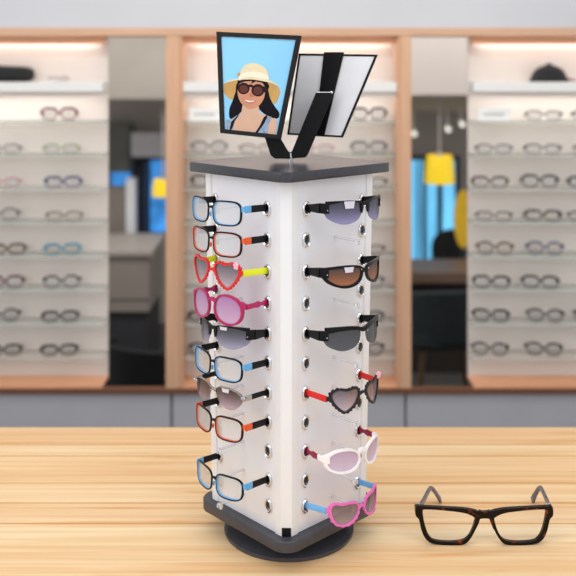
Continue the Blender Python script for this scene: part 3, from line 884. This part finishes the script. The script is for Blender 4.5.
def put(bayname, colname, px, row, colour, shape, rz=0):
    lb = '%s %s eyeglasses on the %s glass shelf of the %s bay, %s' % (colour, SHD[shape], ORD[row], bayname, colname)
    wall_glasses(xs(px), row, colour, shape, rz, lb, 'eyeglasses on the %s bay shelves' % bayname)
L2 = [('dark red', 'square', 59), ('green', 'thin', 61), ('blue and orange', 'rect', 63), ('olive', 'thin', 64), ('teal', 'rect', 62), ('black', 'round', 61.5), ('black', 'rect', 60), ('black', 'rect', 59)]
for i, (c, s, px) in enumerate(L2): put('left', 'right-hand pair', px, i, 'navy' if c == 'blue and orange' else c, s, .12)
L1 = [None, ('grey', 'thin', 2), ('pink', 'thin', 2), ('grey', 'round', 0), ('brown', 'rect', 7), ('dark red', 'square', 5), ('black', 'round', 1), ('black', 'rect', 3)]
for i, q in enumerate(L1):
    if q: put('left', 'at photo edge', q[2], i, q[0], q[1], .12)
R1 = [None, ('black', 'thin', 494), ('brown', 'rect', 490), ('black', 'thin', 494), ('brown', 'round', 495), ('black', 'square', 491.5), ('black', 'square', 491), ('black', 'round', 490)]
R2 = [('black', 'thin', 544), ('black', 'thin', 543), ('black', 'square', 540), ('black', 'rect', 543), ('navy', 'round', 545), ('black', 'square', 540.5), ('black', 'round', 545.5), ('black', 'round', 544)]
R3 = [('black', 'thin', 591), ('dark red', 'thin', 593), ('black', 'rect', 587), ('black', 'thin', 587), None, None, ('black', 'round', 593), None]
for nmx, Rr in (('left-hand pair', R1), ('middle pair', R2), ('at photo edge', R3)):
    for i, q in enumerate(Rr):
        if q: put('right', nmx, q[2], i, q[0], q[1], -.16)
for px, row, c, s, pos in [(209, 1, 'grey', 'round', 'left of portrait'), (209, 2, 'black', 'square', 'left of rack'), (206, 6, 'brown', 'rect', 'left of rack'), (207, 7, 'black', 'round', 'left of rack'),
                      (257, 1, 'dark red', 'thin', 'below portrait'), (316, 1, 'pink', 'thin', 'behind bracket'), (369, 0, 'black', 'square', 'right of mirrors'), (369, 1, 'grey', 'square', 'right of mirrors'),
                      (369, 2, 'black', 'thin', 'right of rack'), (367, 4, 'brown', 'thin', 'right of rack'), (366, 5, 'grey', 'round', 'right of rack'), (366, 6, 'grey', 'rect', 'right of rack'), (366, 7, 'brown', 'round', 'right of rack')]:
    put('middle', pos, px, row, c, s, 0)
# small card signs on the top glass shelf
M_card = mat('white_card', 'EDEDEB', .5, var=.02); M_ink = mat('grey_print', '8A8684', .6)
def card(px0, px1, py0, row, label):
    z = shelf_z(row)+.0006; h = (SHELF_PY[row]-py0)*.0039-.004
    r = empty('sign_card', (xs((px0+px1)/2), YW+.028, z)); tag(r, label, 'sign', 'small card signs on the top glass shelves')
    w = (px1-px0)*.0039/2
    slab('card', M_card, -w, w, 0, .004, 0, h, r)
    b = MB(); x = -w*.62
    while x < w*.6:
        ww = random.uniform(.004, .007); b.box(x, x+ww, -.0006, .0002, h*.42, h*.42+.008); x += ww+.003
    b.build('lettering', M_ink, r, False)
card(478, 510, 107, 0, 'white card sign on the right bay top glass shelf')
card(189, 220, 107, 0, 'white card sign in the middle bay, left of the portrait mirror')

# ------------------------------------------------------------------ things on the thick white shelves
zs = zw(82)+.0006
M_cap = mat('black_cap_cloth', '17171A', .75, var=.3, scale=80)
cp = empty('cap', ((549-288)*(YW+.055)/F, YW+.055, zs)); tag(cp, 'black rounded cap with a pinkish brim edge on the right bay top shelf', 'cap')
b = MB(); n = 28; rings = []
for r_, z_ in ((.001, .066), (.020, .064), (.042, .056), (.058, .043), (.067, .026), (.074, .010), (.078, .0)):
    rings.append([(r_*math.cos(2*PI*i/n), r_*.55*math.sin(2*PI*i/n), z_) for i in range(n)])
b.loft(rings); b.build('crown', M_cap, cp)
b = MB(); b.ellipsoid((0, 0, .067), (.011, .010, .007), 12, 7); b.build('button', M_cap, cp)
b = MB()
for i in range(6):
    a = i*PI/3+.3
    b.chain([(.062*math.cos(a)*f*1.08, .062*.55*math.sin(a)*f*1.08, .0675-.042*f**2.2) for f in (.1, .4, .7, 1)], [.0012]*4, 6)
b.build('seams', M_blackm, cp)
b = MB(); rings = []
for i in range(9):
    a = -.55+1.1*i/8
    rings.append([(.070*math.cos(a), .045*math.sin(a), .012), (.112*math.cos(a), .052*math.sin(a), .002), (.112*math.cos(a), .052*math.sin(a), .006), (.070*math.cos(a), .045*math.sin(a), .017)])
b.loft(rings); o = b.build('brim', mat('dusty_rose_cloth', '8E5A58', .7, var=.1), cp); o['label'] = 'dusty rose brim'
bg = empty('bag', (-1.18, YW+.055, zs)); tag(bg, 'long black soft bag lying on the left bay top shelf', 'bag')
x1 = (33-288)*(YW+.055)/F+1.18
b = MB(); rings = []
for f_, sy, sz in ((-.30, .6, .7), (-.27, .95, .95), (-.1, 1, 1.05), (0.0, 1, 1.0), (x1-.03, 1, .90), (x1-.012, .92, .82), (x1, .55, .5)):
    hh = .033*sz; yy = .040*sy
    rings.append([(f_, yy*math.copysign(abs(math.cos(t))**.6, math.cos(t)), .033*max(sz, .9)*.98+hh*math.copysign(abs(math.sin(t))**.6, math.sin(t))) for t in [2*PI*i/24 for i in range(24)]])
mn = min(p[2] for r in rings for p in r)
rings = [[(x, y, z-mn) for x, y, z in r] for r in rings]
b.loft(rings); b.build('body', M_cap, bg)
b = MB(); b.chain([(-.2, 0, .068), (-.18, 0, .078), (-.12, 0, .080), (-.1, 0, .068)], [.004]*4, 8); b.build('handle', M_blackm, bg)
wall_glasses(xs(58.5), 0, 'grey', 'thin', .1, 'small thin grey eyeglasses on the thick white shelf beside the black bag', 'eyeglasses on the left bay shelves', .55, zs)

# ------------------------------------------------------------------ the room seen through the two openings
def rx(px, Y): return (px-288)*Y/F
def rzz(py, Y): return EYE-(py-75)*Y/F
M_blue = emis('blue_daylight_glass', (104, 186, 234), .95, .30, 2.2, (7, 1, .8))
M_blue2 = emis('deep_blue_daylight_glass', (58, 134, 206), .85, .45, 3.0, (4, 1, 3))
M_dark = mat('dark_window_frame', '2A2C3A', .5)
def window(name, x0, x1, py0, py1, glass, mull):
    Y = 5.98
    w = empty(name, (rx((x0+x1)/2, Y), Y, rzz(py1, Y))); struct(w)
    W = (x1-x0)*Y/F/2; H = (py1-py0)*Y/F
    slab('pane', glass, -W, W, .004, .012, 0, H, w)
    b = MB()
    b.box(-W-.03, -W, -.01, .012, -.03, H+.03); b.box(W, W+.03, -.01, .012, -.03, H+.03); b.box(-W, W, -.01, .012, H, H+.03); b.box(-W, W, -.01, .012, -.03, 0)
    for m_, ww in mull: b.box(-W+2*W*m_-ww, -W+2*W*m_+ww, -.01, .006, 0, H)
    b.build('window_frame', M_dark, w, False)
    return w
window('window_1', 404, 455, 160, 262, M_blue, [(.40, .012), (.70, .016), (.28, .006)])
window('window_2', 110, 172, 160, 232, M_blue2, [(.46, .05), (.62, .012)])
# pendant lamp
def pend(px, py0, py1, hw, Y, label, zc):
    r = empty('pendant_lamp', (rx(px, Y), Y, rzz(py1, Y))); tag(r, label, 'lamp', 'yellow pendant lamps')
    H = (py1-py0)*Y/F; W = hw*Y/F
    b = MB(); n = 32; rings = []
    for f_, z in ((1.0, 0), (.98, H*.3), (.90, H*.8), (.82, H), (.80, H), (.88, H*.8), (.96, H*.3), (.98, 0)):
        rings.append([(W*f_*math.cos(2*PI*i/n), W*f_*math.sin(2*PI*i/n), z) for i in range(n)])
    b.loft(rings, 0, closed=True); b.build('lamp_shade', M_yel, r)
    b = MB(); b.tube((0, 0, H*.6), (0, 0, zc), .006, .006, 8); b.tube((0, 0, H*.95), (0, 0, H*1.08), W*.3, W*.2, 12)
    b.build('cord', M_cord, r)
    b = MB(); b.ellipsoid((0, 0, H*.45), (W*.3, W*.3, W*.35), 12, 8); b.build('bulb', M_led, r)
M_yel = emis('lit_yellow_shade', (240, 206, 34), .28, .05)
M_cord = mat('grey_cord', 'A8A49C', .6)
pend(439.5, 155, 183, 15, 5.12, 'yellow pendant lamp hanging in the right opening', EYE-20*5.0/F-rzz(183, 5.12))
pend(163, 179, 196, 11, 5.12, 'yellow pendant lamp partly hidden at the wood upright in the left opening', EYE-24*5.0/F-rzz(196, 5.12))
# yellow hanging ornament by the right jamb (a long oval)
M_yo = mat('mustard_yellow', 'DDB428', .5, var=.08)
oy = empty('paddle_sign', (rx(463, 5.40), 5.40, rzz(248, 5.40))); tag(oy, 'tall yellow oval sign at the right edge of the right opening', 'sign')
H = 58*5.40/F
b = MB(); pts = [(.055*math.copysign(abs(math.cos(t))**1, math.cos(t)), H/2+H/2*math.sin(t)) for t in [2*PI*i/32 for i in range(32)]]
b.loft([[(x, -.012, z) for x, z in pts], [(x, .012, z) for x, z in pts]]); b.build('oval_board', M_yo, oy)
b = MB(); b.tube((0, 0, .01), (0, 0, FLOOR-oy.location.z+.012), .010, .010, 10); b.tube((0, 0, FLOOR-oy.location.z), (0, 0, FLOOR-oy.location.z+.014), .11, .10, 20); b.build('stand', M_dark, oy)
# white post and sign in the left opening
wp = slab('white_column', M_post, rx(127, 5.6), rx(136, 5.6), 5.56, 5.64, FLOOR, rzz(178, 5.6)); tag(wp, 'slim white column behind the reception desk in left opening', 'column')
sg = slab('hanging_board', mat('pale_grey_board', 'C4C2C6', .6, var=.05), rx(131, 5.7), rx(180, 5.7), 5.70, 5.72, rzz(157, 5.7), rzz(133, 5.7)); tag(sg, 'pale grey hanging board above the blue window in the left opening', 'board')
cbn = slab('wall_cabinet', mat('dark_green_grey_cabinet', '5E605A', .6, var=.15, scale=6), rx(96, 5.75), rx(129, 5.75), 5.72, 5.97, rzz(172, 5.75), rzz(124, 5.75)); tag(cbn, 'dark grey-green wall cabinet at the left of left opening', 'cabinet')
sh = slab('filing_cabinet', mat('warm_grey_cabinet', '857C74', .6, var=.05), rx(96, 5.62), rx(127, 5.62), 5.56, 5.70, FLOOR, rzz(187, 5.62)); tag(sh, 'tall warm grey cabinet left of the slim white column, left opening', 'cabinet')
# reception desk
Yd = 4.85
dk = empty('reception_desk', (rx(120, Yd), Yd, FLOOR)); tag(dk, 'taupe reception desk seen through the left opening', 'desk')
M_taupe = mat('taupe_laminate', '8F877E', .55, var=.05, scale=5); M_taupe2 = mat('taupe_worktop', 'A9A199', .45, var=.04)
hz = rzz(250, Yd)-FLOOR
x0d, x1d = -.6, rx(149, Yd)-dk.location.x
slab('body', M_taupe, x0d, x1d, 0, .5, .38, hz-.03, dk)
slab('worktop', M_taupe2, x0d-.02, x1d+.02, -.02, .52, hz-.03, hz, dk, bevel=.003)
slab('plinth', M_seam, x0d+.01, x1d-.01, .02, .48, 0, .38, dk)
b = MB(); b.box(x0d, x1d, -.003, 0, .62*hz, .62*hz+.006); b.build('panel_joint', M_seam, dk, False)
# dark monitor at desk end
mo = empty('monitor', (rx(158, 5.5), 5.5, rzz(232, 5.5)))
# chairs
def chair(x, y, rz, seat_h, back_h, w, seatm, legm, label):
    r = empty('armchair', (x, y, FLOOR), rz); tag(r, label, 'chair')
    b = MB(); n = 24
    pts = [(w*.5*math.copysign(abs(math.cos(2*PI*i/n))**.7, math.cos(2*PI*i/n)), w*.48*math.copysign(abs(math.sin(2*PI*i/n))**.7, math.sin(2*PI*i/n))) for i in range(n)]
    b.prism(pts, seat_h-.09, seat_h, bev=.02); b.build('seat', seatm, r)
    b = MB(); rings = []
    for i in range(13):
        a = PI*(.02+.96*i/12); f_ = math.sin(a)**.6
        c, s_ = math.cos(a), math.sin(a)
        zt = seat_h+(.12+(back_h-seat_h-.12)*f_)
        r0, r1 = w*.50, w*.56
        rings.append([(r0*c, r0*s_*.9, seat_h-.06), (r1*c, r1*s_*.9, seat_h-.06), (r1*c*1.03, r1*s_*1.0, zt), (r0*c*1.03, r0*s_*1.0, zt)])
    b.loft(rings); b.build('backrest', seatm, r, bevel=.015)
    for sx in (-1, 1):
        for sy in (-1, 1):
            b = MB(); b.tube((sx*w*.30, sy*w*.28, seat_h-.08), (sx*w*.40, sy*w*.38, 0), .016, .010, 10); b.build('leg', legm, r)
M_teal = mat('dark_teal_fabric', '20292C', .8, var=.2, scale=40); M_oak = mat('dark_oak_leg', '5A432C', .5, var=.1)
M_blk = mat('black_fabric', '141415', .8, var=.2, scale=40)
chair(rx(443, 4.4), 4.4, PI+.15, .46, .66, .46, M_teal, M_oak, 'dark teal tub chair with wooden legs in the right opening')
chair(rx(158, 4.35), 4.35, PI-.5, .24, .40, .46, M_blk, M_blackm, 'low black chair in front of the reception desk in left opening')
bpy.data.objects.remove(mo)
chair(rx(449, 5.72), 5.72, PI, .42, .42+(rzz(226, 5.72)-FLOOR-.42), .20, M_blk, M_blackm, 'narrow black chair against the blue window behind the counter table')
# desk table on the right
Yt = 5.15
ct = empty('counter_table', (rx(440, Yt), Yt, FLOOR)); tag(ct, 'brown wooden counter table behind the dark teal chair', 'table')
hz = rzz(263, Yt)-FLOOR
M_ctop = mat('walnut_top', '6A5648', .45, var=.12, scale=8, stretch=(1, 5, 1)); M_cdark = mat('dark_walnut_panel', '2A221E', .6, var=.15)
slab('worktop', M_ctop, -.42, .42, -.25, .12, hz-.06, hz, ct, bevel=.004)
slab('front_panel', M_cdark, -.38, .38, -.15, -.12, 0, hz-.061, ct)
for sx in (-1, 1): slab('side_panel', M_cdark, sx*.39-.02, sx*.39+.02, -.119, .1, 0, hz-.061, ct)
M_led2 = emis('spot_lamp_face', 'F4EEE4', .9)
# small spotlights on the rear beam
for px, py in ((448, 129.5), (462, 124.5), (414, 134)):
    Y = 5.47
    s_ = empty('spotlight', (rx(px, Y), Y, rzz(py, Y))); tag(s_, 'small white spotlight below the rear beam, %s' % {448: 'right of the lamp cord', 462: 'nearest the right bay', 414: 'nearest the wood upright'}[px], 'spotlight', 'spotlights in the right opening')
    b = MB(); b.tube((0, -.02, 0), (0, .03, .01), .017, .012, 14); b.build('lamp_head', M_led2, s_)
    b = MB(); b.tube((0, .02, .01), (0, .05, rzz(111, 5.5)-rzz(py, Y)+.0), .006, .006, 8); b.build('bracket', M_white, s_)
